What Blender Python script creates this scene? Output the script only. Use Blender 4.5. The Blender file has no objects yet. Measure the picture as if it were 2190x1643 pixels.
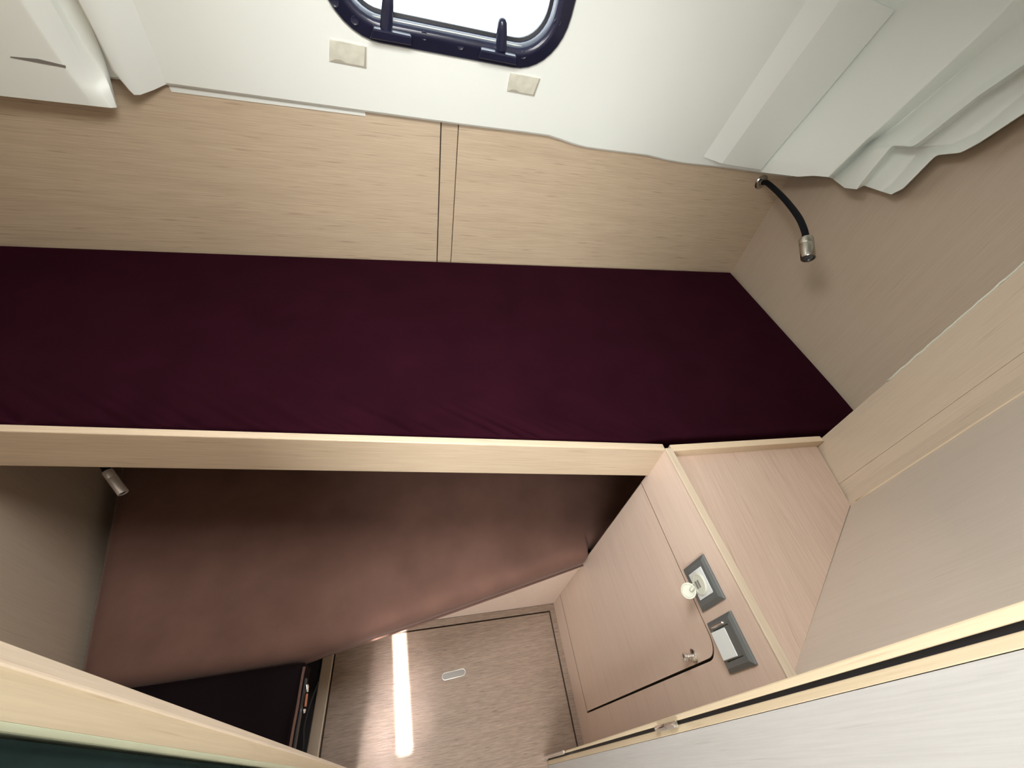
import bpy, bmesh, math, random
from mathutils import Vector, Matrix, noise
random.seed(4)
S = bpy.context.scene
COL = S.collection

# ------------------------------------------------------------------ camera
# photograph frame 2190 x 1643, focal length in pixels, vertical vanishing point
CX, CY, F = 1095.0, 821.5, 822.0
EYE = Vector((0, 0, 1.75))                       # camera 1.75 m above the cabin sole
def _ray(u, v): return Vector((u - CX, v - CY, F)).normalized()
DN = _ray(901.4, 1676.1)
_x0 = _ray(6087, 1100); _x0 = (_x0 - DN * _x0.dot(DN)).normalized()
_y0 = (-DN).cross(_x0)
_a = math.radians(5.0)
AX = _x0 * math.cos(_a) + _y0 * math.sin(_a)
AZ = -DN
AY = AZ.cross(AX)
cam_d = bpy.data.cameras.new('camera'); cam = bpy.data.objects.new('camera', cam_d); COL.objects.link(cam)
right, down, fwd = [Vector((AX[i], AY[i], AZ[i])) for i in range(3)]
M = Matrix.Identity(4)
for r in range(3):
    M[r][0], M[r][1], M[r][2], M[r][3] = right[r], -down[r], -fwd[r], EYE[r]
cam.matrix_world = M
cam_d.sensor_fit = 'HORIZONTAL'; cam_d.sensor_width = 36.0; cam_d.lens = 36.0 * F / 2190.0
cam_d.clip_start = 0.01; cam_d.clip_end = 100
S.camera = cam

# ------------------------------------------------------------------ light
S.view_settings.view_transform = 'Standard'; S.view_settings.look = 'None'
S.view_settings.gamma = 1.0; S.view_settings.use_curve_mapping = False
S.view_settings.exposure = 0.0
wd = bpy.data.worlds.new('sky'); S.world = wd; wd.use_nodes = True
bg = wd.node_tree.nodes['Background']; bg.inputs[0].default_value = (0.88, 0.94, 1.0, 1); bg.inputs[1].default_value = 7.0

SUN_DIR = Vector((0.06, 0.30, -1.0)).normalized()
ZC = 2.08                                         # deckhead height
def lamp(name, kind, loc, direction, energy, color=(1, 1, 1), **kw):
    d = bpy.data.lights.new(name, kind); d.energy = energy; d.color = color
    for k, v in kw.items(): setattr(d, k, v)
    o = bpy.data.objects.new(name, d); COL.objects.link(o); o.location = loc
    o.rotation_euler = Vector(direction).to_track_quat('-Z', 'Y').to_euler()
    return o
lamp('sun', 'SUN', (0, -1, 6), SUN_DIR, 42.0, (1.0, 0.95, 0.90), angle=math.radians(0.6))
# daylight of the deck hatch over the bunks, and of the saloon behind the doorway
lamp('deck_hatch_daylight', 'AREA', (-0.06, 0.42, ZC - 0.045), (0, 0, -1), 14.0, (1.0, 1.0, 0.98), shape='RECTANGLE', size=0.42, size_y=0.42)
lamp('saloon_daylight', 'AREA', (-0.30, -1.25, 1.86), (0.2, 0.85, -0.45), 48.0, (1.0, 1.0, 0.98), shape='RECTANGLE', size=1.2, size_y=0.8)
o = lamp('floor_band_fill', 'AREA', (-0.194, -0.37, ZC - 0.01), SUN_DIR, 0.45, (1.0, 0.90, 0.90), shape='RECTANGLE', size=0.12, size_y=0.42)  # added lamp for the soft band round the sun strip on the sole
o.data.spread = math.radians(7)

# ------------------------------------------------------------------ pixel helpers
def W(u, v):
    r = _ray(u, v); return Vector((r.dot(AX), r.dot(AY), r.dot(AZ)))
def onz(u, v, z):
    w = W(u, v); return EYE + w * ((z - EYE.z) / w.z)
def onplane(u, v, p0, n):
    w = W(u, v); return EYE + w * ((Vector(p0) - EYE).dot(n) / w.dot(n))

# ------------------------------------------------------------------ materials
def new_mat(name):
    m = bpy.data.materials.new(name); m.use_nodes = True
    nt = m.node_tree; b = nt.nodes['Principled BSDF']
    return m, nt, b
def plain(name, col, rough=0.5, metal=0.0, bump=0.0, bscale=200, vary=0.06, coat=0.0, spec=None):
    m, nt, b = new_mat(name)
    tc = nt.nodes.new('ShaderNodeTexCoord'); n = nt.nodes.new('ShaderNodeTexNoise'); n.inputs['Scale'].default_value = bscale * 0.1
    nt.links.new(tc.outputs['Object'], n.inputs['Vector'])
    r = nt.nodes.new('ShaderNodeValToRGB'); r.color_ramp.elements[0].position = .3; r.color_ramp.elements[1].position = .7
    r.color_ramp.elements[0].color = [c * (1 - vary) for c in col] + [1]; r.color_ramp.elements[1].color = [min(1, c * (1 + vary)) for c in col] + [1]
    nt.links.new(n.outputs['Fac'], r.inputs['Fac']); nt.links.new(r.outputs['Color'], b.inputs['Base Color'])
    b.inputs['Roughness'].default_value = rough; b.inputs['Metallic'].default_value = metal; b.inputs['Coat Weight'].default_value = coat
    if spec is not None: b.inputs['Specular IOR Level'].default_value = spec
    if bump:
        n2 = nt.nodes.new('ShaderNodeTexNoise'); n2.inputs['Scale'].default_value = bscale; nt.links.new(tc.outputs['Object'], n2.inputs['Vector'])
        bp = nt.nodes.new('ShaderNodeBump'); bp.inputs['Strength'].default_value = bump; bp.inputs['Distance'].default_value = 0.002
        nt.links.new(n2.outputs['Fac'], bp.inputs['Height']); nt.links.new(bp.outputs['Normal'], b.inputs['Normal'])
    return m
def wood(name, axis, light, dark, rotz=0.0, rough=0.42, fine=1.0, streak=0.42, coarse=0.22, bump=0.12, alng=1.0):
    """laminate oak: long thin streaks along one axis"""
    m, nt, b = new_mat(name); L = nt.links.new
    tc = nt.nodes.new('ShaderNodeTexCoord'); rot = nt.nodes.new('ShaderNodeMapping'); rot.inputs['Rotation'].default_value = (0, 0, -rotz)
    L(tc.outputs['Object'], rot.inputs['Vector'])
    def streaks(along, across, detail, seed):
        mp = nt.nodes.new('ShaderNodeMapping'); sc = [across] * 3; sc['XYZ'.index(axis)] = along
        mp.inputs['Scale'].default_value = sc; mp.inputs['Location'].default_value = (seed, seed * 1.7, seed * .6)
        L(rot.outputs['Vector'], mp.inputs['Vector'])
        n = nt.nodes.new('ShaderNodeTexNoise'); n.inputs['Scale'].default_value = 1.0; n.inputs['Detail'].default_value = detail; n.inputs['Roughness'].default_value = .6
        L(mp.outputs['Vector'], n.inputs['Vector']); return n
    a = streaks(11 * alng, 420 * fine, 4, 3.1); c = streaks(2.2, 40, 3, 9.4); d = streaks(9 * alng, 230 * fine, 1, 17.0)
    ra = nt.nodes.new('ShaderNodeMapRange'); ra.inputs[1].default_value = .35; ra.inputs[2].default_value = .65; L(a.outputs['Fac'], ra.inputs[0])
    rd = nt.nodes.new('ShaderNodeMapRange'); rd.inputs[1].default_value = .66; rd.inputs[2].default_value = .76; L(d.outputs['Fac'], rd.inputs[0])   # rare dark pores
    rc = nt.nodes.new('ShaderNodeMapRange'); rc.inputs[1].default_value = .3; rc.inputs[2].default_value = .7; L(c.outputs['Fac'], rc.inputs[0])
    def mul(sock, k):
        q = nt.nodes.new('ShaderNodeMath'); q.operation = 'MULTIPLY'; L(sock, q.inputs[0]); q.inputs[1].default_value = k; return q.outputs[0]
    def add(s1, s2):
        q = nt.nodes.new('ShaderNodeMath'); q.operation = 'ADD'; q.use_clamp = True; L(s1, q.inputs[0]); L(s2, q.inputs[1]); return q.outputs[0]
    fac = add(add(mul(ra.outputs[0], streak), mul(rc.outputs[0], coarse)), mul(rd.outputs[0], .5))
    mx = nt.nodes.new('ShaderNodeMix'); mx.data_type = 'RGBA'; L(fac, mx.inputs[0])
    mx.inputs[6].default_value = (*light, 1); mx.inputs[7].default_value = (*dark, 1)
    L(mx.outputs[2], b.inputs['Base Color']); b.inputs['Roughness'].default_value = rough
    bp = nt.nodes.new('ShaderNodeBump'); bp.inputs['Strength'].default_value = bump; bp.inputs['Distance'].default_value = .001
    inv = nt.nodes.new('ShaderNodeMath'); inv.operation = 'SUBTRACT'; inv.inputs[0].default_value = 1; L(fac, inv.inputs[1])
    L(inv.outputs[0], bp.inputs['Height']); L(bp.outputs['Normal'], b.inputs['Normal'])
    return m
def velvet(name, col, sheen_col, sheen=0.5, rough=0.9, vary=.15, scale=9):
    m, nt, b = new_mat(name); L = nt.links.new
    tc = nt.nodes.new('ShaderNodeTexCoord')
    n = nt.nodes.new('ShaderNodeTexNoise'); n.inputs['Scale'].default_value = scale; n.inputs['Detail'].default_value = 6; L(tc.outputs['Object'], n.inputs['Vector'])
    r = nt.nodes.new('ShaderNodeValToRGB'); r.color_ramp.elements[0].position = .3; r.color_ramp.elements[1].position = .7
    r.color_ramp.elements[0].color = [c * (1 - vary) for c in col] + [1]; r.color_ramp.elements[1].color = [c * (1 + vary) for c in col] + [1]
    L(n.outputs['Fac'], r.inputs['Fac']); L(r.outputs['Color'], b.inputs['Base Color'])
    b.inputs['Roughness'].default_value = rough; b.inputs['Specular IOR Level'].default_value = .03
    b.inputs['Sheen Weight'].default_value = sheen; b.inputs['Sheen Roughness'].default_value = .45; b.inputs['Sheen Tint'].default_value = (*sheen_col, 1)
    n2 = nt.nodes.new('ShaderNodeTexNoise'); n2.inputs['Scale'].default_value = 500; L(tc.outputs['Object'], n2.inputs['Vector'])
    bp = nt.nodes.new('ShaderNodeBump'); bp.inputs['Strength'].default_value = .15; bp.inputs['Distance'].default_value = .001
    L(n2.outputs['Fac'], bp.inputs['Height']); L(bp.outputs['Normal'], b.inputs['Normal'])
    return m
OAK_L, OAK_D = (.57, .455, .325), (.36, .265, .18)
M_oakX = wood('oak_laminate_x', 'X', OAK_L, OAK_D, rotz=math.radians(4.2))
M_oakR = wood('oak_laminate_rail', 'X', (.60, .485, .35), (.42, .315, .22), rotz=math.radians(-4.4))
M_oakY = wood('oak_laminate_y', 'Y', (.60, .46, .35), (.44, .32, .24))
M_oakZ = wood('oak_laminate_z', 'Z', (.56, .46, .355), (.45, .355, .265), streak=.35)
M_oakS = wood('oak_satin_sky_tint', 'Z', (.56, .49, .42), (.47, .40, .335), streak=.35, rough=.3)  # greyer oak: sky light and liner reflection put into the colour
M_oakCab = wood('oak_laminate_cabinet', 'Y', (.72, .57, .475), (.60, .465, .385), streak=.4, coarse=.25)
M_sole = wood('sole_laminate', 'X', (.34, .25, .19), (.175, .122, .09), fine=.7, alng=2.6, streak=.6, coarse=.25, bump=.5, rough=.5)
M_edge = wood('oak_edge', 'Z', (.72, .60, .42), (.58, .46, .31), streak=.3)
M_edgeX = wood('oak_edge_x', 'X', (.68, .545, .385), (.55, .43, .30), streak=.3)
M_edgeY = wood('oak_edge_y', 'Y', (.58, .48, .365), (.46, .365, .27), streak=.3)
M_door = wood('pale_door_laminate', 'Z', (.47, .46, .445), (.385, .37, .35), streak=.4)
M_gel = plain('gelcoat', (.85, .885, .835), .38, vary=.015, bscale=30)
M_groove = plain('dark_groove', (.05, .035, .025), .8)
M_burg = velvet('burgundy_velvet', (.016, .0024, .0060), (.34, .07, .14), .14)
M_brown = velvet('brown_velvet', (.140, .077, .060), (.55, .42, .38), .35)
M_shaded = velvet('shade_black_velvet', (.008, .005, .006), (.1, .05, .06), .1)  # black puts the door jamb's shadow into the filler cushion's colour
M_plast = plain('navy_black_plastic', (.018, .02, .045), .25, vary=.1, coat=.2)
M_rubber = plain('black_rubber', (.010, .010, .014), .6)
M_chrome = plain('chrome', (.86, .86, .84), .22, 1.0, vary=.02)
M_nickel = plain('satin_nickel', (.50, .47, .42), .28, 1.0, vary=.05)
M_neck = plain('black_gooseneck', (.004, .004, .007), .75, bump=.3, bscale=600, spec=.15)
M_plate = plain('slate_plate', (.115, .125, .125), .28, vary=.03, coat=.25)
M_white = plain('white_plastic', (.70, .73, .73), .28, vary=.01)
M_cap = plain('ivory_rubber', (.62, .63, .54), .45, vary=.02)
M_pad = plain('yellowed_pad', (.64, .625, .525), .6, bump=.2, bscale=300, vary=.14)
M_dirt = plain('pad_dirt', (.40, .37, .30), .7)
M_orange = plain('orange_tab', (.42, .13, .05), .5)
M_curtain = velvet('dark_green_cloth', (.011, .020, .0185), (.1, .2, .19), .08, scale=30)
M_slot = plain('slot_grey', (.22, .20, .18), .35)
M_lens = plain('lamp_lens', (.08, .085, .09), .1, vary=.02)
m, nt, b = new_mat('window_glass')
for n_ in list(nt.nodes):
    if n_.type == 'BSDF_PRINCIPLED': nt.nodes.remove(n_)
tr = nt.nodes.new('ShaderNodeBsdfTransparent'); gl = nt.nodes.new('ShaderNodeBsdfGlossy'); gl.inputs['Roughness'].default_value = .03
tr.inputs[0].default_value = (.93, .96, .97, 1)
fr = nt.nodes.new('ShaderNodeFresnel'); fr.inputs[0].default_value = 1.45; mx = nt.nodes.new('ShaderNodeMixShader')
nt.links.new(fr.outputs[0], mx.inputs[0]); nt.links.new(tr.outputs[0], mx.inputs[1]); nt.links.new(gl.outputs[0], mx.inputs[2])
nt.links.new(mx.outputs[0], nt.nodes['Material Output'].inputs['Surface']); M_glass = m

# ------------------------------------------------------------------ builders
def tag(o, label=None, cat=None, group=None, kind=None):
    if label: o['label'] = label
    if cat: o['category'] = cat
    if group: o['group'] = group
    if kind: o['kind'] = kind
    return o
def empty(name, loc, label=None, cat=None, group=None, kind=None):
    o = bpy.data.objects.new(name, None); COL.objects.link(o); o.location = loc; o.empty_display_size = .05
    return tag(o, label, cat, group, kind)
def wloc(o):
    v = Vector(o.location)
    while o.parent: o = o.parent; v = v + Vector(o.location)
    return v
def mesh(name, verts, faces, mat, parent=None, bevel=0, seg=2, smooth=False, origin=None, mats=None, fmat=None):
    """verts in world metres; origin at the base centre; parent may be any object without rotation"""
    verts = [Vector(v) for v in verts]
    lo = Vector([min(v[i] for v in verts) for i in range(3)]); hi = Vector([max(v[i] for v in verts) for i in range(3)])
    org = Vector(origin) if origin else Vector(((lo.x + hi.x) / 2, (lo.y + hi.y) / 2, lo.z))
    me = bpy.data.meshes.new(name); me.from_pydata([v - org for v in verts], [], faces); me.update()
    bm = bmesh.new(); bm.from_mesh(me); bmesh.ops.recalc_face_normals(bm, faces=bm.faces); bm.to_mesh(me); bm.free()
    me.materials.append(mat)
    for x in (mats or []): me.materials.append(x)
    if fmat:
        for i, k in fmat.items(): me.polygons[i].material_index = k
    if smooth:
        for p in me.polygons: p.use_smooth = True
    o = bpy.data.objects.new(name, me); COL.objects.link(o)
    if parent: o.parent = parent; o.location = org - wloc(parent)
    else: o.location = org
    if bevel:
        md = o.modifiers.new('bevel', 'BEVEL'); md.width = bevel; md.segments = seg; md.limit_method = 'ANGLE'; md.angle_limit = math.radians(40)
    return o
def hexa(name, bot, top, mat, parent=None, **k):
    n = len(bot); v = list(bot) + list(top)
    f = [list(range(n))[::-1], list(range(n, 2 * n))] + [[i, (i + 1) % n, n + (i + 1) % n, n + i] for i in range(n)]
    return mesh(name, v, f, mat, parent, **k)
def prism(name, poly, z0, z1, mat, parent=None, **k):
    return hexa(name, [(x, y, z0) for x, y in poly], [(x, y, z1) for x, y in poly], mat, parent, **k)
def board(name, a, b, t, z0, z1, mat, parent=None, **k):
    """vertical board whose visible face runs a->b in plan; thickness t to the left of a->b"""
    a, b = Vector(a[:2]), Vector(b[:2]); n = Vector((-(b - a).y, (b - a).x)).normalized() * t
    return prism(name, [a, b, b + n, a + n], z0, z1, mat, parent, **k)
def box(name, lo, hi, mat, parent=None, **k):
    return prism(name, [(lo[0], lo[1]), (hi[0], lo[1]), (hi[0], hi[1]), (lo[0], hi[1])], lo[2], hi[2], mat, parent, **k)
def loft(name, rows, mat, parent=None, closed_u=False, closed_v=False, subsurf=0, **k):
    nr, nc = len(rows), len(rows[0]); v = [p for r in rows for p in r]; f = []
    for i in range(nr if closed_v else nr - 1):
        for j in range(nc if closed_u else nc - 1):
            f.append([i * nc + j, i * nc + (j + 1) % nc, ((i + 1) % nr) * nc + (j + 1) % nc, ((i + 1) % nr) * nc + j])
    o = mesh(name, v, f, mat, parent, **k)
    if subsurf:
        md = o.modifiers.new('sub', 'SUBSURF'); md.levels = md.render_levels = subsurf
    return o
def frame_of(d):
    d = Vector(d).normalized(); a = Vector((0, 0, 1)) if abs(d.z) < .9 else Vector((1, 0, 0))
    u = d.cross(a).normalized(); return u, d.cross(u).normalized(), d
def lathe(name, p, axis, prof, mat, parent=None, n=20, smooth=True, **k):
    """prof: list of (distance along axis, radius)"""
    u, w, d = frame_of(axis); p = Vector(p)
    rows = [[p + d * h + (u * math.cos(t) + w * math.sin(t)) * r for t in [2 * math.pi * i / n for i in range(n)]] for h, r in prof]
    v = [q for r in rows for q in r]; f = []
    for i in range(len(rows) - 1):
        for j in range(n): f.append([i * n + j, i * n + (j + 1) % n, (i + 1) * n + (j + 1) % n, (i + 1) * n + j])
    f.append(list(range(n))[::-1]); f.append([(len(rows) - 1) * n + j for j in range(n)])
    o = mesh(name, v, f, mat, parent, smooth=smooth, **k)
    if smooth:
        md = o.modifiers.new('es', 'EDGE_SPLIT'); md.split_angle = math.radians(35)
    return o
def bez(pts, n=10):
    """Catmull-Rom through pts"""
    pts = [Vector(p) for p in pts]; P = [pts[0] * 2 - pts[1]] + pts + [pts[-1] * 2 - pts[-2]]; out = []
    for i in range(1, len(P) - 2):
        for s in range(n):
            t = s / n
            out.append(.5 * ((2 * P[i]) + (P[i + 1] - P[i - 1]) * t + (2 * P[i - 1] - 5 * P[i] + 4 * P[i + 1] - P[i + 2]) * t * t + (-P[i - 1] + 3 * P[i] - 3 * P[i + 1] + P[i + 2]) * t ** 3))
    out.append(pts[-1]); return out
def tube(name, pts, r, mat, parent=None, n=10, flat=1.0, **k):
    rows = []
    u0 = None
    for i, p in enumerate(pts):
        d = (pts[min(i + 1, len(pts) - 1)] - pts[max(i - 1, 0)]).normalized()
        if u0 is None: u0 = frame_of(d)[0]
        u0 = (u0 - d * u0.dot(d)).normalized(); w = d.cross(u0)
        rows.append([p + (u0 * math.cos(t) * flat + w * math.sin(t)) * r for t in [2 * math.pi * j / n for j in range(n)]])
    v = [q for q_ in rows for q in q_]; f = []
    for i in range(len(rows) - 1):
        for j in range(n): f.append([i * n + j, i * n + (j + 1) % n, (i + 1) * n + (j + 1) % n, (i + 1) * n + j])
    f.append(list(range(n))); f.append([(len(rows) - 1) * n + j for j in range(n)])
    return mesh(name, v, f, mat, parent, smooth=True, **k)
def lerp2(poly, t):
    """point at parameter t (0..1, equal share for each leg by length)"""
    poly = [Vector(p) for p in poly]; L = [(poly[i + 1] - poly[i]).length for i in range(len(poly) - 1)]; s = t * sum(L)
    for i, l in enumerate(L):
        if s <= l or i == len(L) - 1: return poly[i].lerp(poly[i + 1], min(1, s / l))
        s -= l
def cushion(name, back, front, z0, z1, mat, parent=None, nu=120, nv=40, rad=.03, wr=None, crown=.006, origin=None):
    """upholstered block: plan lofted between two polylines, rounded top edge, optional wrinkle function wr(u,v)"""
    ref = 1.0
    rows = []; ang = [math.pi / 2 * i / 5 for i in range(6)]
    ins = [(1 - math.sin(a), 1 - math.cos(a)) for a in ang]      # (drop, inset)
    def P(u, v):
        return lerp2(back, u).lerp(lerp2(front, u), v)
    us = [0] * 1; 
    ul = (lerp2(back, 1) - lerp2(back, 0)).length; vl = (lerp2(front, .5) - lerp2(back, .5)).length
    ru, rv = rad / ul, rad / vl
    U = [(ru * i, d) for d, i in [((1 - math.cos(math.pi / 2 - a)) , 1 - math.cos(a)) for a in ang]]
    def edge(r):
        # parameter offsets from an edge and drop there, for a quarter round
        return [(r * (1 - math.cos(a)), rad * (1 - math.sin(a))) for a in ang]
    eu, ev = edge(ru), edge(rv)
    us = [(p, d) for p, d in eu] + [(ru + (1 - 2 * ru) * i / nu, 0) for i in range(1, nu)] + [(1 - p, d) for p, d in eu[::-1]]
    vs = [(p, d) for p, d in ev] + [(rv + (1 - 2 * rv) * i / nv, 0) for i in range(1, nv)] + [(1 - p, d) for p, d in ev[::-1]]
    V = []; nc = len(us)
    for v, dv in vs:
        for u, du in us:
            p = P(u, v); z = z1 - max(du, dv) + crown * math.sin(math.pi * u) * math.sin(math.pi * v)
            if wr and max(du, dv) < rad * .99: z += wr(u, v, p)
            V.append((p.x, p.y, z))
    Fc = [[i * nc + j, i * nc + j + 1, (i + 1) * nc + j + 1, (i + 1) * nc + j] for i in range(len(vs) - 1) for j in range(nc - 1)]
    ring = list(range(nc)) + [i * nc + nc - 1 for i in range(1, len(vs))] + [(len(vs) - 1) * nc + j for j in range(nc - 2, -1, -1)] + [i * nc for i in range(len(vs) - 2, 0, -1)]
    base = len(V)
    for k in ring: V.append((V[k][0], V[k][1], z0))
    n = len(ring)
    for k in range(n): Fc.append([ring[k], ring[(k + 1) % n], base + (k + 1) % n, base + k])
    Fc.append([base + k for k in range(n)])
    return mesh(name, V, Fc, mat, parent, smooth=True, origin=origin)

# ------------------------------------------------------------------ plan of the cabin (metres)
BL, BR = Vector((-1.075, 1.189, 0)), Vector((1.338, 1.368, 0))       # back wall corners
WD = (BR - BL).normalized(); WN = Vector((-WD.y, WD.x, 0))            # along / out of the back wall
def backpt(x, off=0.0):
    p = BL + WD * ((x - BL.x) / WD.x) - WN * off; return p           # off > 0: into the cabin
def leftx(y): return -1.102 + .361 * (1.189 - y)
CR = Vector((1.238, .577, 0))                                        # right wall runs BR -> CR
RD = (CR - BR).normalized(); RN = Vector((RD.y, -RD.x, 0))
if RN.x > 0: RN = -RN                                                # pointing into the cabin
Z_RAIL = 1.095
Z_LINER = 1.51
# slope of the white coach roof side: contains the wall line and leans inwards as it rises
RIB = Vector((-.04, .26, -.965)).normalized()
PN = WD.cross(RIB).normalized()
P0 = Vector((*onplane(780, 236, BR, WN)[:2], onplane(780, 236, BR, WN).z))
def onP(u, v, lift=0.0):
    p = onplane(u, v, P0, PN); w = W(u, v); return p - w * (lift / abs(w.dot(PN)))

# ================================================================== STRUCTURE
# ---- floor
fl = empty('floor', (0, 0, 0), kind='structure')
box('sole_base', (-1.4, -2.3, -.06), (1.6, 1.5, -.012), M_groove, fl)
gr = .0025
hx0, hx1, hy0, hy1 = -.288, .521, -.035, .419
prism('hatch_panel', [(-.3115, hy0 + gr), (hx1 - gr, hy0 + gr), (hx1 - gr, hy1 - gr), (-.3015, hy1 - gr)], -.012, 0, M_sole, fl, bevel=.0015)
box('border_board', (hx0, hy1 + gr, -.012), (.575, .445, 0), M_sole, fl)
box('border_board', (hx1 + gr, -.035, -.012), (.575, hy1 + gr, 0), M_sole, fl)
box('sole_board', (-.9, -.50, -.012), (.90, hy0 - gr, 0), M_sole, fl)
box('sole_board', (-.9, -2.2, -.012), (1.5, -.503, 0), M_sole, fl)
# finger pull let into the hatch
def slot_pts(a, b, r, z, n=8):
    a, b = Vector(a), Vector(b); d = (b - a).normalized(); t0 = math.atan2(d.y, d.x); out = []
    for c, s in ((b, -math.pi / 2), (a, math.pi / 2)):
        for i in range(n + 1):
            t = t0 + s + math.pi * i / n; out.append(Vector((c.x + r * math.cos(t), c.y + r * math.sin(t), z)))
    return out
s0, s1 = onz(952, 1447, 0), onz(989, 1438, 0)
pull = empty('finger_pull', (s0 + s1) / 2); pull.parent = fl
for nm, r0, z0, r1, z1, mt in (('pull_rim', .0118, .0004, .009, .0016, M_nickel),):
    A = [slot_pts(s0, s1, r0, z0), slot_pts(s0, s1, (r0 + r1) / 2, z1), slot_pts(s0, s1, r1, z0)]
    loft(nm, A, mt, pull, closed_u=True, smooth=True)
q = slot_pts(s0, s1, .0095, .0006); mesh('pull_well', q, [list(range(len(q)))], M_slot, pull)
# batten along the left side of the sole, beside the open locker
tb0, tb1 = onz(716, 1412, 0), onz(668, 1640, 0)
b0l, b1l = onz(697, 1412, 0), onz(652, 1640, 0)
tr1 = hexa('trim_1', [(-.342, .405, -.012), (-.308, .405, -.012), (-.314, .08, -.012), (-.350, .08, -.012)],
     [(-.342, .405, .012), (-.304, .405, .020), (-.311, .08, .020), (-.350, .08, .012)], M_edgeY, bevel=.004)
tag(tr1, kind='structure')
well = box('floor_locker_shade', (-.80, .09, -.0118), (-.350, .40, -.004), M_rubber); tag(well, kind='structure')  # black sheet stands in for the unlit depth of the locker

# ---- back wall: two laminate panels and a batten over the joint
wb = empty('wall_back', ((BL + BR) / 2), kind='structure')
def wboard(name, xa, xb, off, thick, z0, z1, mat, **k):
    a, b_ = backpt(xa, off), backpt(xb, off); n = WN * thick
    return prism(name, [a.xy, b_.xy, (b_ + n).xy, (a + n).xy], z0, z1, mat, wb, **k)
wboard('wall_core', -1.14, 1.40, -.014, .02, 0, 1.60, M_groove)
wboard('wall_panel', -1.12, .0515, 0, .012, 0, 1.60, M_oakX, bevel=.001)
wboard('joint_batten', .0555, .1005, -.006, .006, 0, 1.60, M_oakX)
wboard('wall_panel', .1025, 1.36, 0, .012, 0, 1.60, M_oakX, bevel=.001)
# ---- left wall
wl = board('wall_left', (leftx(1.25), 1.25), (leftx(.08), .08), -.02, -.05, ZC, M_oakZ); tag(wl, kind='structure')
# ---- right wall
re = CR + RD * .32
wr_ = board('wall_right', BR.xy - RD.xy * .03, re.xy, .02, 0, ZC, M_oakZ); tag(wr_, kind='structure')

# ---- locker beside the doorway: slanted panel and corner post
lk = empty('wall_locker', (.8, .2, 0), kind='structure')
pA, pB, pC = Vector((1.016, .463)), Vector((.960, .289)), Vector((.5475, .0052))
pm = pA.lerp(pB, .70)
ln = board('slant_panel', pB, pC, .018, 1.0, ZC, M_oakS, lk)
bd = pB - pA; nrm = Vector((bd.y, -bd.x)).normalized()
if nrm.x > 0: nrm = -nrm
board('corner_post', pA, pm - bd.normalized() * .0012, .022, 1.0, ZC, M_oakZ, lk, bevel=.002)
# rounded cover from the post round to the slanted panel
arc = [pm, pm.lerp(pB, .45) - nrm * .004, pm.lerp(pB, .8) - nrm * .0005, pB + (pC - pB).normalized() * .004]
rows = [[(p.x, p.y, z) for p in arc] for z in (1.0, ZC)]
back = [(pm - nrm * .02), (pB - nrm * .02)]
prism('corner_cover', [*arc, pB - nrm * .02, pm - nrm * .02], 1.0, ZC, M_oakZ, lk)
# light edging bead down the meeting of cover and slanted panel, pale veneer edging on the post
def vbead(name, xy, r, mat, z0=1.09, z1=ZC, wob=0.0, n=24):
    pts = [Vector((xy.x + wob * math.sin(i * 1.9), xy.y + wob * math.cos(i * 2.3), z0 + (z1 - z0) * i / n)) for i in range(n + 1)]
    return tube(name, pts, r, mat, lk, n=6)
vbead('edge_bead', pB + nrm * .0005, .0022, M_edge)
vbead('veneer_edging', pA - bd.normalized() * .0005 , .0022, M_cap, z0=1.30, wob=.0006, n=60)
board('locker_back', (1.016, .463), (1.225, .475), -.02, 1.0, ZC, M_oakZ, lk)

# ---- white moulded coach roof side (upper back wall)
wc = empty('wall_coachroof', P0, kind='structure')
V_UP = -RIB
def Pxy(u_x, zz, lift=0.0):
    """point of the sloped plane at world x of its foot and height z"""
    foot = backpt(u_x); foot = Vector((foot.x, foot.y, P0.z)); foot = foot + WN * (P0 - foot).dot(WN)
    p = foot + V_UP * ((zz - P0.z) / V_UP.z)
    return p + PN * (lift * (-1 if PN.y > 0 else 1))
# window opening in plane coordinates (s along the wall, r up the slope)
def Psr(s, r, lift=0.0):
    up = PN.cross(WD).normalized(); up = up if up.z > 0 else -up
    return P0 + WD * s + up * r + PN * (lift * (-1 if PN.y > 0 else 1))
def toSR(p):
    up = PN.cross(WD).normalized(); up = up if up.z > 0 else -up
    return (p - P0).dot(WD), (p - P0).dot(up)
wl_s, _ = toSR(onP(688, -8)); wr_s, _ = toSR(onP(1226, -8)); _, wb_r = toSR(onP(1020, 124))
wl_s -= .004; wr_s += .002
wt_r = wb_r + .36
INS = .046
hs0, hs1, hr0, hr1 = wl_s + INS, wr_s - INS, wb_r + INS, wt_r - INS
low = [(250, 166), (300, 171), (360, 178), (780, 236), (1000, 266), (1120, 281), (1170, 288), (1195, 296), (1220, 305), (1250, 313), (1300, 320), (1380, 330), (1420, 340), (1460, 347), (1560, 358), (1640, 370), (1705, 378)]
lowSR = [toSR(onP(*p)) for p in low]
cols = sorted(set([round(s, 4) for s, r in lowSR] + [round(hs0, 4), round(hs1, 4)]))
cols = [-1.1, -.56] + [c for c in cols]
def lowr(s):
    for (sa, ra), (sb, rb) in zip(lowSR, lowSR[1:]):
        if sa <= s <= sb: return ra + (rb - ra) * (s - sa) / (sb - sa)
    return lowSR[0][1] if s < lowSR[0][0] else lowSR[-1][1]
TOPR = (ZC + .02 - P0.z) / .962
rws = [[Psr(s, lowr(s), -.03) for s in cols], [Psr(s, lowr(s), 0) for s in cols], [Psr(s, lowr(s) + .002, .012) for s in cols], [Psr(s, lowr(s) + .008, .016) for s in cols],
       [Psr(s, hr0, .016) for s in cols], [Psr(s, hr1, .016) for s in cols], [Psr(s, TOPR, .016) for s in cols]]
nc = len(cols); fs = []
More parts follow.
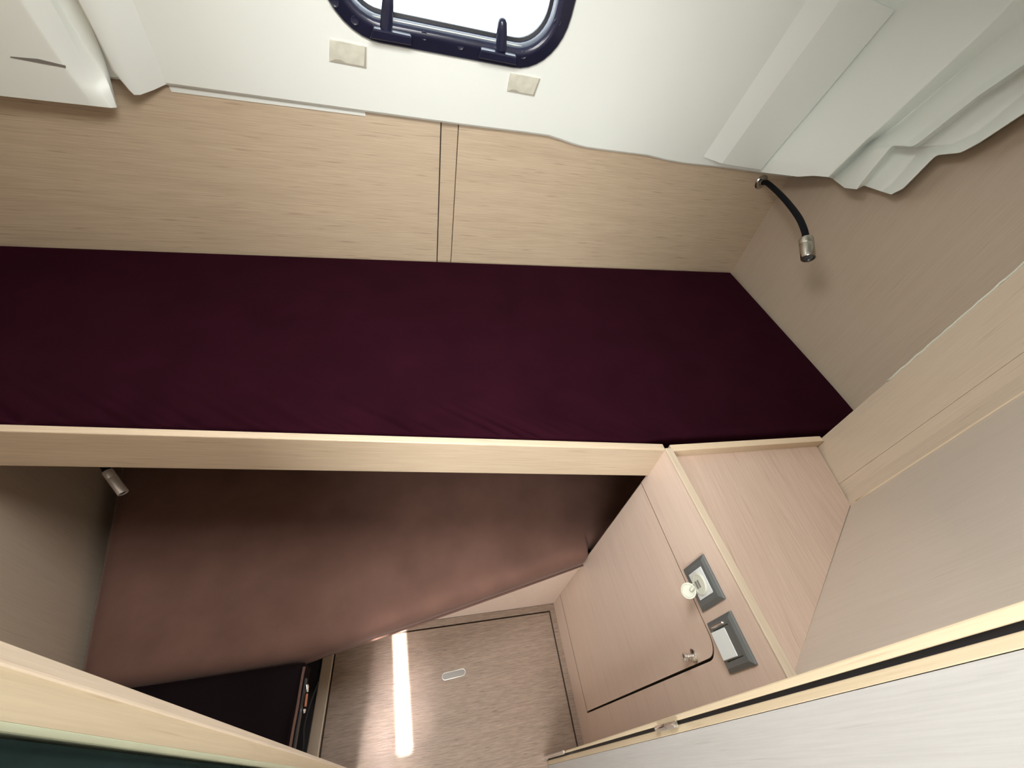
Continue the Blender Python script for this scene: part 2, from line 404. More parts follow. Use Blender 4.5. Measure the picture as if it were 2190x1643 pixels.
for i in range(len(rws) - 1):
    for j in range(nc - 1):
        if i == 4 and cols[j] >= hs0 - .001 and cols[j + 1] <= hs1 + .001: continue
        fs.append([i * nc + j, i * nc + j + 1, (i + 1) * nc + j + 1, (i + 1) * nc + j])
mesh('liner_panel', [p for r in rws for p in r], fs, M_gel, wc, smooth=False)
# deep beam at the right
LB = .016
def Lp(u, v, lift): return onP(u, v, LB + lift)
beam = [[Lp(1497, 333, -.004), Lp(1544, 350, .022), Lp(1627, 363, .024), Lp(1628, 363, -.03)],
        [Lp(1608, 162, -.004), Lp(1679, 162, .022), Lp(1758, 208, .024), Lp(1759, 208, -.03)],
        [Lp(1749, -55, -.004), Lp(1813, -22, .022), Lp(1914, 22, .024), Lp(1915, 22, -.03)]]
loft('beam', beam, M_gel, wc)
e0 = beam[0]; mesh('beam_end', [e0[0], e0[1], e0[2], e0[3]], [[0, 1, 2, 3]], M_gel, wc)
e0 = beam[2]; mesh('beam_end', [e0[0], e0[1], e0[2], e0[3]], [[0, 1, 2, 3]], M_gel, wc)
# rib and stepped flange at the left
rib = [[Lp(360, 178, -.003), Lp(330, 192, .010), Lp(300, 203, .030), Lp(287, 203, .040), Lp(276, 193, .038), Lp(280, 190, 0)],
       [Lp(338, 120, -.003), Lp(308, 130, .012), Lp(272, 140, .034), Lp(246, 150, .046), Lp(240, 150, .042), Lp(244, 150, 0)],
       [Lp(318, 72, -.003), Lp(288, 72, .012), Lp(250, 72, .034), Lp(207, 72, .048), Lp(203, 72, .044), Lp(208, 72, 0)],
       [Lp(290, 0, -.003), Lp(258, 0, .012), Lp(220, 0, .034), Lp(170, 0, .050), Lp(166, 0, .046), Lp(171, 0, 0)],
       [Lp(246, -110, -.003), Lp(212, -110, .012), Lp(172, -110, .034), Lp(112, -110, .052), Lp(108, -110, .048), Lp(113, -110, 0)]]
loft('rib', rib, M_gel, wc, smooth=True)
FL = .055
fla = [[Lp(-140, 190, FL), Lp(0, 205, FL), Lp(196, 226.5, FL), Lp(238, 231, FL - .004), Lp(250, 230, FL - .014), Lp(251, 226, FL - .03)],
       [Lp(-140, 150, FL), Lp(0, 165, FL), Lp(176, 194, FL), Lp(214, 196, FL - .010), Lp(236, 188, FL - .022), Lp(240, 186, FL - .04)],
       [Lp(-140, 100, FL), Lp(-20, 100, FL), Lp(158, 172, FL), Lp(196, 166, FL - .024), Lp(222, 154, .010), Lp(232, 152, .004)],
       [Lp(-140, 60, FL), Lp(-30, 60, FL), Lp(96, 80, FL), Lp(150, 80, FL - .026), Lp(168, 80, .012), Lp(206, 78, .004)],
       [Lp(-140, 0, FL), Lp(-40, 0, FL), Lp(45, 0, FL), Lp(108, 0, FL - .026), Lp(124, 0, .012), Lp(166, 0, .004)],
       [Lp(-140, -110, FL), Lp(-90, -110, FL), Lp(-30, -110, FL), Lp(45, -110, FL - .026), Lp(61, -110, .012), Lp(108, -110, .004)]]
def densify(row, k=.10):
    """extra points close to each corner so that a subdivided sheet keeps its creases"""
    out = [row[0]]
    for a, b in zip(row, row[1:]): out += [a.lerp(b, k), a.lerp(b, 1 - k), b]
    return out
loft('flange', [densify(r) for r in ([fla[0]] + [[a.lerp(b, .15) for a, b in zip(fla[0], fla[1])]] + fla[1:])], M_gel, wc, smooth=True, subsurf=2)
mesh('flange_underside', [*fla[0][:3], *[p + WN * .05 for p in fla[0][:3]]], [[j, j + 1, 4 + j, 3 + j] for j in range(2)], M_gel, wc)
sl = [Lp(22, 121, FL + .0015), Lp(80, 126, FL + .0015), Lp(138, 140, FL + .0015), Lp(140, 145, FL + .0015), Lp(80, 134, FL + .0015), Lp(22, 123, FL + .0015)]
hexa('flange_slot', [p + WN * .003 for p in sl], sl, M_slot, wc)
# stepped moulding that follows the right wall
def onR(u, v, k):
    a = onplane(u, v, BR, RN); p = onP(u, v, LB); ta, tp = (a - EYE).length, (p - EYE).length
    t = min(tp, ta * k); return EYE + W(u, v) * t
L = [
 [(1618, 367), (1638, 338), (1728, 232), (1760, 194), (1868, 63), (1963, -50), (2008, -110)],
 [(1706, 378), (1722, 352), (1796, 266), (1829, 232), (1954, 100), (2060, -25), (2110, -95)],
 [(1740, 376), (1752, 362), (1828, 282), (1862, 249), (1996, 117), (2112, 6), (2170, -75)],
 [(1772, 379), (1784, 367), (1851, 301), (1886, 271), (2028, 137), (2135, 36), (2200, -40)],
 [(1780, 382), (1796, 368), (1862, 304), (1908, 275), (2062, 146), (2165, 66), (2235, 5)],
 [(1806, 402), (1819, 386), (1873, 315), (1935, 311), (2088, 190), (2188, 119), (2260, 73)],
 [(1832, 405), (1844, 388), (1908, 311), (1954, 314), (2089, 207), (2189, 139), (2262, 95)],
 [(1848, 397), (1860, 384), (1912, 318), (1964, 315), (2090, 217), (2190, 147), (2263, 104)],
 [(1886, 410), (1907, 394), (1972, 318), (2034, 309), (2092, 282), (2190, 200), (2263, 157)],
 [(1906, 416), (1932, 403), (2002, 332), (2054, 327), (2094, 306), (2191, 242), (2264, 200)]]
KD = [1.0, None, None, .925, .972, .935, .915, .960, .968, .945]
rws = []
for j in range(7):
    row = [None if KD[i] is None else onR(*L[i][j], KD[i]) for i in range(10)]
    a, b = row[0], row[3]                          # plain sheet between beam and first step
    for i in (1, 2):
        n_ = (b - a).cross(Vector((0, -.3, 1))).normalized(); p_ = onplane(*L[i][j], a, n_); row[i] = p_
    rws.append(densify(row + [onR(L[9][j][0] + 1, L[9][j][1] + 1, .998)]))
rws.append([q + (q - p) * 4.0 for p, q in zip(rws[-2], rws[-1])])     # on up to the deckhead
rws = [list(r) for r in zip(*[densify(list(c), .2) for c in zip(*rws)])]
mo = loft('moulding', rws, M_gel, wc, smooth=True); md = mo.modifiers.new('sub', 'SUBSURF'); md.levels = md.render_levels = 2
# lower edge returns to the wall
be = rws[0]; nb = len(be); mesh('moulding_underside', [*be, *[p + (EYE - p).normalized() * -.12 for p in be]], [[j, j + 1, nb + j + 1, nb + j] for j in range(nb - 1)], M_gel, wc)
# white bead under the panel
a_, b_ = toSR(onP(362, 181)), toSR(onP(781, 238))
t2 = loft('trim_2', [[Psr(a_[0], a_[1] + .004, .006), Psr(b_[0], b_[1] + .004, .006)], [Psr(a_[0], a_[1] - .012, .006), Psr(b_[0], b_[1] - .009, .006)], [Psr(a_[0], a_[1] - .013, -.018), Psr(b_[0], b_[1] - .010, -.018)]], M_gel)
tag(t2, kind='structure')

# ---- deckhead with a deck hatch and an unseen slit added to shape the sun strip
SY0, SY1, SW = -.555, -.185, .021
def sxm(y): return -.194 - .09 * (y + .37)
ce = empty('ceiling', (0, 0, ZC), kind='structure')
def cpoly(p): return prism('deckhead_panel', p, ZC, ZC + .03, M_gel, ce)
cpoly([(-1.5, -2.3), (-.5, -2.3), (-.5, 1.5), (-1.5, 1.5)]); cpoly([(.2, -2.3), (1.7, -2.3), (1.7, 1.5), (.2, 1.5)])
cpoly([(-.5, -2.3), (.2, -2.3), (.2, SY0), (-.5, SY0)]); cpoly([(-.5, SY1), (.2, SY1), (.2, 1.5), (-.5, 1.5)])
cpoly([(-.5, SY0), (sxm(SY0) - SW, SY0), (sxm(SY1) - SW, SY1), (-.5, SY1)]); cpoly([(sxm(SY0) + SW, SY0), (.2, SY0), (.2, SY1), (sxm(SY1) + SW, SY1)])
hatch = loft('hatch_frame', [[(x, y, z) for x, y in ((-.06 - w, .42 - w), (-.06 + w, .42 - w), (-.06 + w, .42 + w), (-.06 - w, .42 + w))] for w, z in ((.25, ZC), (.25, ZC - .02), (.215, ZC - .02), (.215, ZC))], M_plast, ce, closed_u=True)

# ---- doorway bulkhead, jambs and the open door
Zt = ZC
def vline(u0, v0, u1, v1, r=None, x=None, z0=0.0, z1=Zt):
    """near-vertical edge seen through two pixels, at plan distance r (or at world x), extended to z0..z1"""
    pts = []
    for u, v in ((u0, v0), (u1, v1)):
        w = W(u, v); t = (r / math.hypot(w.x, w.y)) if r else x / w.x
        pts.append(EYE + w * t)
    a, b = pts; d = (b - a) / (b.z - a.z)
    return a + d * (z0 - a.z), a + d * (z1 - a.z)
A0, A1 = vline(0, 1369, 600, 1590, r=.205)
M0, M1 = vline(0, 1417, 600, 1602, r=.207)
B0, B1 = vline(0, 1536, 640, 1640, r=.208)
C0, C1 = vline(0, 1563, 500, 1632, r=.210)
jl = empty('trim_3', (A0 + B0) / 2, kind='structure')
off = Vector((-.05, 0, 0))
hexa('door_stop', [A0, M0, M0 + off, A0 + off], [A1, M1, M1 + off, A1 + off], M_oakZ, jl, bevel=.002)
s_ = Vector((-.003, 0, 0))
hexa('jamb_post', [M0 + s_, B0 + s_, B0 + off, M0 + off], [M1 + s_, B1 + s_, B1 + off, M1 + off], M_edge, jl)
hexa('jamb_edge', [B0 + s_, C0 + s_, C0 + off, B0 + off], [B1 + s_, C1 + s_, C1 + off, B1 + off], plain('edge_light_catch', (.72, .76, .55), .35, vary=.03), jl, bevel=.0015)  # pale tint paints the light caught on this rounded edge
bl_ = board('wall_front', (-1.2, .052), (A0.x - .05, .052), .02, 0, ZC, M_oakZ); tag(bl_, kind='structure')
# right jamb
XJ = .41
E0, E1 = vline(2190, 1284, 1175, 1617, x=XJ)
G0, G1 = vline(2190, 1326, 1172, 1622, x=XJ)
H0, H1 = vline(2190, 1349, 1166, 1628, x=XJ - .001)
jr = empty('trim_4', (E0 + G0) / 2, kind='structure')
offr = Vector((.05, 0, 0))
hexa('jamb_post', [E0, G0, G0 + offr, E0 + offr], [E1, G1, G1 + offr, E1 + offr], M_edge, jr, bevel=.0015)
sr = Vector((.004, 0, 0))
hexa('door_seal', [G0 + sr, H0 + sr, H0 + offr, G0 + offr], [G1 + sr, H1 + sr, H1 + offr, G1 + offr], M_rubber, jr)
b2 = prism('wall_entry', [(XJ + .05, -.036), (1.6, -.036), (1.6, -.005), (XJ + .05, -.005)], 0, ZC, M_oakZ); tag(b2, kind='structure')
# door leaf, swung open into the saloon
K0, K1 = vline(2190, 1390, 1158, 1640, x=XJ - .004)
dd = Vector((.12, -.99, 0)).normalized()
dr = empty('door_1', H0, kind='structure')
far0, far1 = K0 + dd * .62, K1 + dd * .62
h0, h1 = H0 + Vector((.0005, -.0008, .006)), H1 + Vector((.0005, -.0008, -.06))
k0, k1 = K0 + Vector((0, 0, .006)), K1 + Vector((0, 0, -.06))
f0, f1 = far0 + Vector((0, 0, .006)), far1 + Vector((0, 0, -.06))
tk = Vector((.032, .004, 0))
hexa('lipping', [h0, k0, k0 + tk, h0 + tk], [h1, k1, k1 + tk, h1 + tk], M_edge, dr, bevel=.001)
hexa('door_leaf', [k0 + Vector((.0005, -.0005, 0)), f0, f0 + tk, k0 + tk + Vector((0, -.0005, 0))], [k1 + Vector((.0005, -.0005, 0)), f1, f1 + tk, k1 + tk + Vector((0, -.0005, 0))], M_door, dr)
def hinge(u0, v0, u1, v1):
    p, q = [EYE + W(u, v) * ((XJ - .008) / W(u, v).x) for u, v in ((u0, v0), (u1, v1))]
    hg = lathe('hinge', p, q - p, [(0, .003), (.002, .0045), ((q - p).length * .48, .0045), ((q - p).length * .5, .0038), ((q - p).length * .52, .0045), ((q - p).length - .002, .0045), ((q - p).length, .003)], M_chrome, dr, n=12)
    return hg
hinge(1404, 1560, 1446, 1549); hinge(1164, 1622, 1206, 1609)
lathe('floor_catch', onz(1168, 1621, .006), (0, 0, 1), [(0, .005), (.004, .0055), (.008, .003)], M_chrome, dr, n=12)

# ---- rest of the saloon behind the camera (lets the light bounce as it does there)
for nm, lo, hi, mt in (('wall_saloon_aft', (-1.5, -2.3, 0), (1.7, -2.26, ZC), M_oakZ), ('wall_saloon_port', (-1.5, -2.26, 0), (-1.46, .05, ZC), M_oakZ), ('wall_saloon_starboard', (1.62, -2.26, 0), (1.66, -.02, ZC), M_gel)):
    tag(box(nm, lo, hi, mt), kind='structure')

# ---- window with black plastic frame
wn = empty('window_1', Psr((wl_s + wr_s) / 2, wb_r), kind='structure')
def rrect(ins, rad, lift, n=9):
    x0, x1, y0, y1 = wl_s + ins, wr_s - ins, wb_r + ins, wt_r - ins; out = []
    for cx, cy, t0 in ((x1 - rad, y1 - rad, 0), (x0 + rad, y1 - rad, 90), (x0 + rad, y0 + rad, 180), (x1 - rad, y0 + rad, 270)):
        for i in range(n + 1):
            t = math.radians(t0 + 90 * i / n); out.append(Psr(cx + rad * math.cos(t), cy + rad * math.sin(t), lift))
    return out
R0 = .118
loft('frame', [rrect(0, R0, .015), rrect(0, R0, .020), rrect(.004, R0 - .004, .024), rrect(.024, R0 - .024, .026), rrect(.027, R0 - .027, .029), rrect(.036, R0 - .036, .029), rrect(.042, R0 - .041, .024), rrect(.046, R0 - .044, .006), rrect(.046, R0 - .044, -.03)], M_plast, wn, closed_u=True, smooth=True)
pane = rrect(.044, R0 - .04, -.010); mesh('pane', pane, [list(range(len(pane)))], M_glass, wn)
loft('pane_seal', [rrect(.046, R0 - .044, -.002), rrect(.052, R0 - .05, -.005), rrect(.052, R0 - .05, -.009)], M_rubber, wn, closed_u=True)
def hinge_block(pts, arm):
    q = [toSR(onP(*p, .03)) for p in pts]       # lower-left, lower-right, upper-right, upper-left
    hb = hexa('hinge', [Psr(*x, .016) for x in q], [Psr(q[0][0], q[0][1] + .001, .040), Psr(q[1][0], q[1][1] + .001, .040), Psr(q[2][0], q[2][1] - .004, .046), Psr(q[3][0], q[3][1] - .004, .046)], M_plast, wn, bevel=.003)
    a, b = toSR(onP(*arm[0], .03)), toSR(onP(*arm[1], .03))
    pa, pb = Psr(*a, .030), Psr(*b, .034)
    d = (pb - pa)
    lathe('hinge_arm', pa, d, [(-.004, .013), (d.length * .55, .0125), (d.length * .85, .011), (d.length * .96, .0075), (d.length, .003)], M_plast, hb, n=16)
hinge_block([(791, 80), (880, 96), (880, 68), (797, 50)], ((826, 55), (832, -30)))
hinge_block([(1021, 122), (1103, 138), (1104, 112), (1028, 96)], ((1072, 100), (1074, 36)))
for u, v in ((759, 43), (907, 76), (985, 97), (1119, 117), (1192, 47), (716, 4)):
    s, r = toSR(onP(u, v, .026))
    up = (Psr(s, r, .03) - Psr(s, r, 0)).normalized()
    lathe('screw_cap', Psr(s, r, .0245), up, [(0, .0085), (.003, .0085), (.0042, .0072), (.0036, .006), (.0036, .001)], M_plast, wn, n=14)

# ================================================================== THINGS
# ---- glue pads left on the liner
for i, (pp, lb) in enumerate((([(704, 131), (784, 146), (784, 100), (705, 84)], 'larger yellowed adhesive pad under the window hinge nearer the white rib'),
                 ([(1084, 195), (1143, 206), (1156, 168), (1091, 157)], 'smaller yellowed adhesive pad under the window hinge nearer the deep white beam'))):
    q = [onP(*p, .019) for p in pp]
    o = hexa('adhesive_pad', [x + PN * (.003 if PN.y > 0 else -.003) for x in q], q, M_pad, bevel=.0008); tag(o, lb, 'pad', 'glue pads under the window')
    c = (q[0] + q[1] + q[2] + q[3]) / 4; lf = PN * (-.0004 if PN.y > 0 else .0004)
    # worn dirty film along two borders
    ed = [q[3].lerp(q[0], .02), q[0], q[1], q[1].lerp(q[2], .97), q[2].lerp(q[3], .04).lerp(q[1], .1), q[1].lerp(c, .12), q[0].lerp(c, .10), q[0].lerp(q[3], .5)]
    k = mesh('dirt_edge', [x + lf for x in (q[0].lerp(c, .03), q[1].lerp(c, .03), q[1].lerp(c, .16), q[0].lerp(q[1], .45).lerp(c, .14), q[0].lerp(q[1], .2).lerp(c, .34), q[0].lerp(c, .30))], [[0, 1, 2, 3, 4, 5]], M_dirt, o)
    k = mesh('dirt_edge', [x + lf for x in (q[1].lerp(c, .03), q[2].lerp(c, .03), q[2].lerp(c, .08), q[1].lerp(c, .15))], [[0, 1, 2, 3]], M_dirt, o)

# ---- upper bunk: base board and front rail
ri0, ri1 = onz(0, 907, Z_RAIL), onz(1408, 949, Z_RAIL)          # inner top edge
ro0, ro1 = onz(0, 922, Z_RAIL), onz(1408, 962, Z_RAIL)          # outer top edge
dR = (ri1 - ri0).normalized()
def rail_at(x, o=False):
    a, d = (ro0, (ro1 - ro0)) if o else (ri0, (ri1 - ri0)); return a + d * ((x - a.x) / d.x)
xl = leftx(.55) + .004
xr = .547
i0, i1, q0, q1 = rail_at(xl), rail_at(xr), rail_at(xl - .002, True), rail_at(xr, True)
zb = .992
rl_ = hexa('front_rail', [(q0.x, q0.y - .004, zb), (q1.x, q1.y - .004, zb), (i1.x, i1.y, zb), (i0.x, i0.y, zb)], [(q0.x, q0.y, Z_RAIL), (q1.x, q1.y, Z_RAIL), (i1.x, i1.y, Z_RAIL), (i0.x, i0.y, Z_RAIL)], M_oakR, None, bevel=.002)
tag(rl_, 'long oak front rail along the edge of the upper bunk', 'rail')
bk0, bk1 = backpt(-1.094, .003), backpt(1.335, .003)
ub = prism('bunk_platform', [(leftx(.58) + .005, rail_at(xl).y + .002), (.555, rail_at(.547).y + .004), (.56, .474), (1.212, .484), (bk1.x - .006, bk1.y), (bk0.x, bk0.y)], .985, 1.0, M_edgeX)
tag(ub, 'oak base board under the long burgundy cushion', 'bunk')
# cushion
def wr_up(u, v, p):
    e = 1 - v
    if e > .30: return 0.0
    k = math.exp(-e / .07) * min(1, e / .02)
    # slanting pull folds along the front edge
    x = p.x * 30 + (p.y - .5) * 44
    a = .55 - 2.2 * abs(noise.noise(Vector((x * .7, e * 1.5, 3.1)))) + .8 * noise.noise(Vector((x * 1.5, e * 3, 8.3)))
    fade = max(0, min(1, (.62 - p.x) / .25))
    return .017 * k * a * fade - .009 * k
fr_ = [(leftx(.57) + .003, rail_at(xl).y + .004), (.50, rail_at(.50).y + .004), (.556, .482), (1.214, .490)]
cu = cushion('bunk_cushion', [(bk0.x + .002, bk0.y), (bk1.x - .007, bk1.y)], fr_, 1.0, 1.099, M_burg, nu=260, nv=110, rad=.014, wr=wr_up, crown=.003)
tag(cu, 'long dark burgundy velvet cushion on the upper bunk under the window', 'cushion')

# ---- lower bunk: base, plinth, mattress, filler cushion
ZM0, ZM1 = .445, .53
m0, m1 = onz(665, 1414, ZM0), onz(1250, 1207, ZM0)
kp_ = box('bunk_kick_panel', (-.30, .446, 0), (.545, .462, .424), M_oakCab); tag(kp_, kind='structure')  # kick panel closing the front of the lower bunk
la = leftx(.27) + .012
bpoly = [(la, .268), (m0.x - .01, m0.y + .002), (.540, m1.y + .006), (.5425, .470), (.56, .476), (1.205, .49), (backpt(1.30, .01).x, backpt(1.30, .01).y), (backpt(-1.05, .01).x, backpt(-1.05, .01).y)]
lb = prism('bunk_platform', bpoly, .425, .443, M_edgeX); tag(lb, 'oak base board under the brown mattress, showing as a thin edge', 'bunk')
box('kick_bead', (.30, .440, .395), (.545, .446, .400), M_edgeX, kp_)
def wr_lo(u, v, p): return .004 * noise.noise(Vector((p.x * 2.4, p.y * 3, 1.0)))
mt = cushion('bunk_mattress', [(backpt(-1.04, .012).x, backpt(-1.04, .012).y), (backpt(1.29, .012).x, backpt(1.29, .012).y)],
             [(la + .004, .2655), (m0.x - .02, .269), (m1.x - .006, m1.y - .002), (.5425, .468), (.56, .476), (1.2, .49)], .4435, ZM1, M_brown, nu=240, nv=60, rad=.045, wr=wr_lo, crown=.004)
tag(mt, 'brown velvet mattress on the lower bunk with a slanting front edge', 'mattress')
# piping seam along the lower front edge of the mattress
pp = [Vector((a[0], a[1], .449)) for a in ((m0.x - .02, m0.y - .004), (m0.lerp(m1, .35).x, m0.lerp(m1, .35).y - .004), (m0.lerp(m1, .7).x, m0.lerp(m1, .7).y - .004), (m1.x - .008, m1.y - .004))]
tube('piping', pp, .0035, M_brown, mt, n=8)
# filler cushion in the corner by the doorway
fc = cushion('filler_cushion', [(leftx(.262) + .02, .264), (-.286, .262)], [(leftx(.085) + .02, .085), (-.296, .085)], .425, .525, M_shaded, nu=40, nv=24, rad=.022, crown=.012)
tag(fc, 'shade-blackened velvet filler cushion beside the sole with a zip in its end face', 'cushion')
tube('piping', [Vector((-.2845, .252 - .016 * i, .509 + .002 * math.sin(i))) for i in range(11)], .003, M_brown, fc, n=6)
zp = box('zip_tape', (-.2865, .10, .455), (-.2835, .235, .475), M_rubber, fc)
lathe('zip_puller', (-.2815, .222, .466), (.3, -1, -.2), [(0, .0035), (.004, .0045), (.010, .0035), (.016, .0025)], M_chrome, zp, n=10)
hexa('pull_tab', [(-.281, .205, .452), (-.277, .205, .452), (-.277, .180, .446), (-.281, .180, .446)], [(-.281, .205, .460), (-.277, .205, .460), (-.277, .180, .456), (-.281, .180, .456)], M_orange, zp, bevel=.001)
lathe('zip_puller', (-.2805, .176, .451), (0, -1, -.1), [(0, .0035), (.003, .0042), (.008, .003)], M_chrome, zp, n=10)
# seat front under the filler cushion (far side of the locker opening) and webbing strap
sb = box('seat_board', (-.66, .09, .395), (-.30, .255, .423), M_groove); tag(sb, 'dark board under the filler cushion beside the left door jamb', 'board')
st = tube('webbing_strap', bez([(-.345, .30, .012), (-.352, .24, .05), (-.362, .19, .035), (-.360, .14, .012), (-.366, .10, .008)]), .006, plain('grey_webbing', (.05, .05, .055), .7), None, n=8, flat=.3)
tag(st, 'dark grey webbing strap hanging in the open locker beside the sole', 'strap')

# ---- cabinet with a door, two fiddle rails
XF, YB, YF = .545, .448, -.003
ZT = 1.074
cb = empty('cabinet', (.7, .24, 0), 'pale oak cabinet with a hinged door and a fiddle rail round its top', 'cabinet')
DZ0, DZ1, DY0, DY1 = .115, .952, .080, .447
tF = .016
# front panel built round the door opening (rounded upper corner near the doorway)
def door_outline(g, r, n=8):
    y0, y1, z0, z1 = DY0 - g * 1.6, min(DY1 + g, YB - .0004), DZ0 - g, DZ1 + g; o = [(y1, z0), (y1, z1)]
    for i in range(n + 1):
        t = math.pi / 2 * i / n; o.append((y0 + r - r * math.sin(t), z1 - r + r * math.cos(t)))
    o.append((y0, z0)); return o
inner = door_outline(.003, .036)
def outer_for(y, z):
    return None
outl = [(YB, DZ0 - .0022), (YB, ZT + .021)]
n_ = len(inner)
# faces: ring split into four strips
V = []; Fq = []
def addv(y, z, x): V.append((x, y, z)); return len(V) - 1
for x in (XF, XF + tF):
    pass
ringI = inner
ringO = [(YB, 0.0), (YB, Z_RAIL)] + [(YF + (YB - YF) * (1 - (i / 8)) * .0 + (YF if i else YF), Z_RAIL) for i in range(9)] + [(YF, 0.0)]
# parametrise the outer ring so that quads stay well shaped
ringO = [(YB, 0.0), (YB, Z_RAIL)] + [(YF + .12 * max(0, 1 - i / 4), Z_RAIL) if i <= 4 else (YF, Z_RAIL - .12 * (i - 4) / 4) for i in range(9)] + [(YF, 0.0)]
nI = len(ringI)
vi = [[addv(y, z, x) for y, z in ringI] for x in (XF, XF + tF)]
vo = [[addv(y, z, x) for y, z in ringO] for x in (XF, XF + tF)]
for s in range(2):
    for k in range(nI): Fq.append([vi[s][k], vi[s][(k + 1) % nI], vo[s][(k + 1) % nI], vo[s][k]])
for k in range(nI):
    Fq.append([vi[0][k], vi[1][k], vi[1][(k + 1) % nI], vi[0][(k + 1) % nI]])
    Fq.append([vo[0][k], vo[1][k], vo[1][(k + 1) % nI], vo[0][(k + 1) % nI]])
M_gap_shade = plain('gap_shade', (.16, .105, .07), .7)  # dark edge colour paints the shade in the gap round the door
mesh('front_panel', V, Fq, M_oakCab, cb, mats=[M_gap_shade], fmat={2 * nI + 2 * k: 1 for k in range(nI)})
dn = door_outline(0, .032)
do = hexa('cabinet_door', [(XF + .0004, y, z) for y, z in dn], [(XF + tF - .003, y, z) for y, z in dn], M_oakCab, cb, mats=[M_gap_shade], fmat={2 + k: 1 for k in range(1, len(dn))})
box('carcass_back', (XF + tF + .002, YF + .004, 0), (XF + tF + .006, YB - .004, ZT - .02), M_groove, cb)
# top and fiddles
top = [(XF + tF, YB), (1.010, .462), (pB.x - .002, pB.y), (XF + tF, .0145)]
prism('cabinet_top', top, ZT - .018, ZT, wood('oak_top', 'Y', (.60, .455, .365), (.45, .325, .25), rotz=math.radians(-7), streak=.5), cb)
box('fiddle_rail', (XF - .001, YF, Z_RAIL - .001), (XF + tF + .001, YB + .002, Z_RAIL + .004), M_edgeY, cb, bevel=.0015)
hexa('fiddle_rail', [(XF + tF + .001, YB - .006, ZT), (1.012, YB + .004, ZT), (1.012, YB + .018, ZT - .02), (XF + tF + .001, YB + .010, ZT - .02)], [(XF + tF + .001, YB - .006, Z_RAIL + .002), (1.012, YB + .004, Z_RAIL + .002), (1.012, YB + .020, Z_RAIL + .002), (XF + tF + .001, YB + .012, Z_RAIL + .002)], M_edgeX, cb, bevel=.0015)
board('side_panel', (XF + tF, YB - .012), (1.01, YB - .002), .010, 0, ZT - .02, M_oakX, cb)
# push knob
kp = onplane(1484, 1403, Vector((XF, 0, 0)), Vector((1, 0, 0)))
kb = lathe('knob', kp + Vector((-.0005, 0, 0)), (-1, 0, 0), [(0, .0125), (.002, .0125), (.005, .009), (.006, .0055), (.014, .0055), (.016, .0075), (.021, .0085), (.024, .0075), (.026, .004)], M_chrome, do, n=24)

# ---- socket and light switch on the cabinet front
def plate(name, cy, cz, label, cat):
    o = empty(name, (XF, cy, cz - .04), label, cat)
    h = .0405
    def sq(a, x, r=.004):
        return [(x, cy + sy * a, cz + sz * a) for sy, sz in ((-1, -1), (1, -1), (1, 1), (-1, 1))]
    loft('plate', [sq(h, XF - .0006), sq(h, XF - .004), sq(h - .007, XF - .0085), sq(.0245, XF - .0085), sq(.0245, XF - .004)], M_plate, o, closed_u=True, bevel=.001)
    return o
py1, pz1 = .188, 1.75 - .740
sk = plate('charging_socket', py1, pz1, 'slate grey square plate with white charging socket and open rubber cap', 'socket')
def yz_box(nm, y0, y1, z0, z1, x0, x1, mat, par, **k): return box(nm, (x0, y0, z0), (x1, y1, z1), mat, par, **k)
yz_box('socket_insert', py1 - .024, py1 + .024, pz1 - .024, pz1 + .024, XF - .0092, XF - .003, M_white, sk, bevel=.0008)
lathe('socket_ring', (XF - .0092, py1, pz1 - .002), (-1, 0, 0), [(0, .0205), (.0015, .0205), (.003, .019), (.003, .0165), (.0018, .0155), (.0018, .001)], M_cap, sk, n=28)
for dz in (-.0005, -.0085):
    pt = yz_box('port', py1 - .0065, py1 + .0065, pz1 + dz - .0023, pz1 + dz + .0023, XF - .0122, XF - .0105, M_slot, sk)
# rubber cap on its tongue, hanging open
cc = onplane(1471, 1264, Vector((XF - .035, 0, 0)), Vector((1, 0, 0)))
tg = bez([(XF - .012, py1 + .004, pz1 - .016), (XF - .020, py1 + .003, pz1 - .026), (XF - .031, cc.y - .001, cc.z + .012)], 6)
cp = lathe('rubber_cap', cc + Vector((.003, 0, -.001)), (-.75, 0, .66), [(-.003, .0125), (.0, .0145), (.003, .0145), (.0035, .012), (.0015, .011), (.0015, .001)], M_cap, sk, n=24)
tube('cap_tongue', tg, .0055, M_cap, sk, n=8, flat=.45)
py2, pz2 = .088, 1.75 - .743
sw = plate('light_switch', py2, pz2, 'slate grey square plate with a tall white rocker light switch', 'switch')
rk = hexa('rocker', [(XF - .007, py2 - .022, pz2 - .024), (XF - .007, py2 + .022, pz2 - .024), (XF - .007, py2 + .022, pz2 + .012), (XF - .007, py2 - .022, pz2 + .012)],
     [(XF - .016, py2 - .022, pz2 - .024), (XF - .016, py2 + .022, pz2 - .024), (XF - .0095, py2 + .022, pz2 + .012), (XF - .0095, py2 - .022, pz2 + .012)], M_white, sw, bevel=.0012)
yz_box('rocker_insert', py2 - .0235, py2 + .0235, pz2 - .0245, pz2 + .0245, XF - .0085, XF - .003, M_plate, sw)
lathe('indicator_bar', (XF - .0085, py2 + .029, pz2 - .024), (0, 0, 1), [(0, .0015), (.001, .0026), (.037, .0026), (.038, .0015)], M_chrome, sw, n=10)

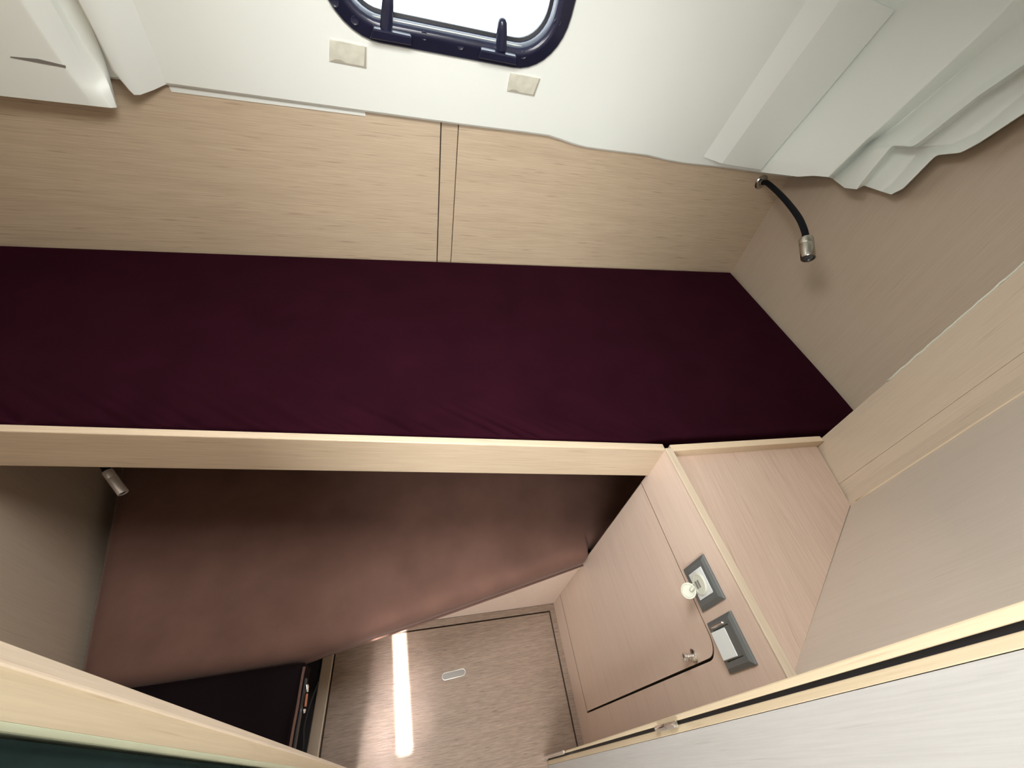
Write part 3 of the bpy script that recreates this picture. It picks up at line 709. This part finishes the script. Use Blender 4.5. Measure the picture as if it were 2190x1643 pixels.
# ---- gooseneck reading lamps
def gooseneck(name, pts, head_axis, head_r, head_l, base_axis, label):
    lp = empty(name, pts[0], label, 'lamp', 'gooseneck reading lamps')
    lathe('base', pts[0], base_axis, [(0, .024), (.003, .024), (.007, .021), (.009, .012), (.016, .011)], M_nickel, lp, n=28)
    path = bez([pts[0] + Vector(base_axis).normalized() * .008] + pts[1:], 12)
    tube('neck', path, .0085, M_neck, lp, n=12)
    ax = Vector(head_axis).normalized(); e = pts[-1]
    hd = lathe('head', e - ax * .004, ax, [(0, .007), (.001, head_r * .9), (.004, head_r), (head_l * .30, head_r), (head_l * .32, head_r * .96), (head_l * .34, head_r), (head_l - .002, head_r), (head_l, head_r * .93), (head_l, head_r * .78), (head_l - .004, head_r * .74)], M_nickel if 'upper' in label else plain('satin_chrome', (.9, .9, .9), .42, .8, vary=.02), lp, n=28)
    lathe('lens', e - ax * .004 + ax * (head_l - .0045), ax, [(0, head_r * .72), (.0015, head_r * .7), (.0035, head_r * .45), (.0045, head_r * .1)], M_lens, hd, n=20)
    return lp
def at(u, v, t): return EYE + W(u, v) * t
base = onplane(1627, 389, BR, WN)
d_b = (base - EYE).length
pts = [base - WN * .0005, at(1643, 393, d_b - .06), at(1676, 424, d_b - .20), at(1706, 462, d_b - .33), at(1720, 492, d_b - .40), at(1724, 513, d_b - .43)]
e_ = at(1729, 553, d_b - .47)
gooseneck('reading_lamp', pts, (e_ - pts[-1]), .0175, (e_ - pts[-1]).length + .004, -WN, 'black gooseneck reading lamp with a nickel head above the upper bunk in the corner')
LN = Vector((1, .361, 0)).normalized()
lp0 = onplane(150, 960, Vector((leftx(1.0) , 1.0, 0)), LN)
tL = (onplane(235, 1010, Vector((leftx(1.0), 1.0, 0)), LN) - EYE).length
hA, hB = at(231, 1010, tL * .78), at(266, 1058, tL * .765)
lp0 = onplane(110, 945, Vector((leftx(1.0), 1.0, 0)), LN)
pts2 = [lp0 + LN * .001, at(140, 948, tL * .86), at(180, 962, tL * .80), at(214, 986, tL * .785), hA]
gooseneck('reading_lamp', pts2, hB - hA, .0112, (hB - hA).length, LN, 'chrome headed reading lamp hanging under the oak rail over the brown mattress')

# ---- dark cloth hanging on the saloon side of the doorway
cl_rows = []
for i in range(9):
    z = .02 + (1.98) * i / 8
    cl_rows.append([Vector((C0.x + (C1.x - C0.x) * z / Zt - .001 - .05 * j, (C0.y + (C1.y - C0.y) * z / Zt) - .005 - (.010 * math.sin(j * 1.7 + i * .2) + .012 if j else 0), z)) for j in range(14)])
cu_ = loft('door_curtain', cl_rows, M_curtain, smooth=True)
md = cu_.modifiers.new('solid', 'SOLIDIFY'); md.thickness = .006; md.offset = 0
tag(cu_, 'dark green cloth curtain hanging beside the left door jamb', 'curtain')
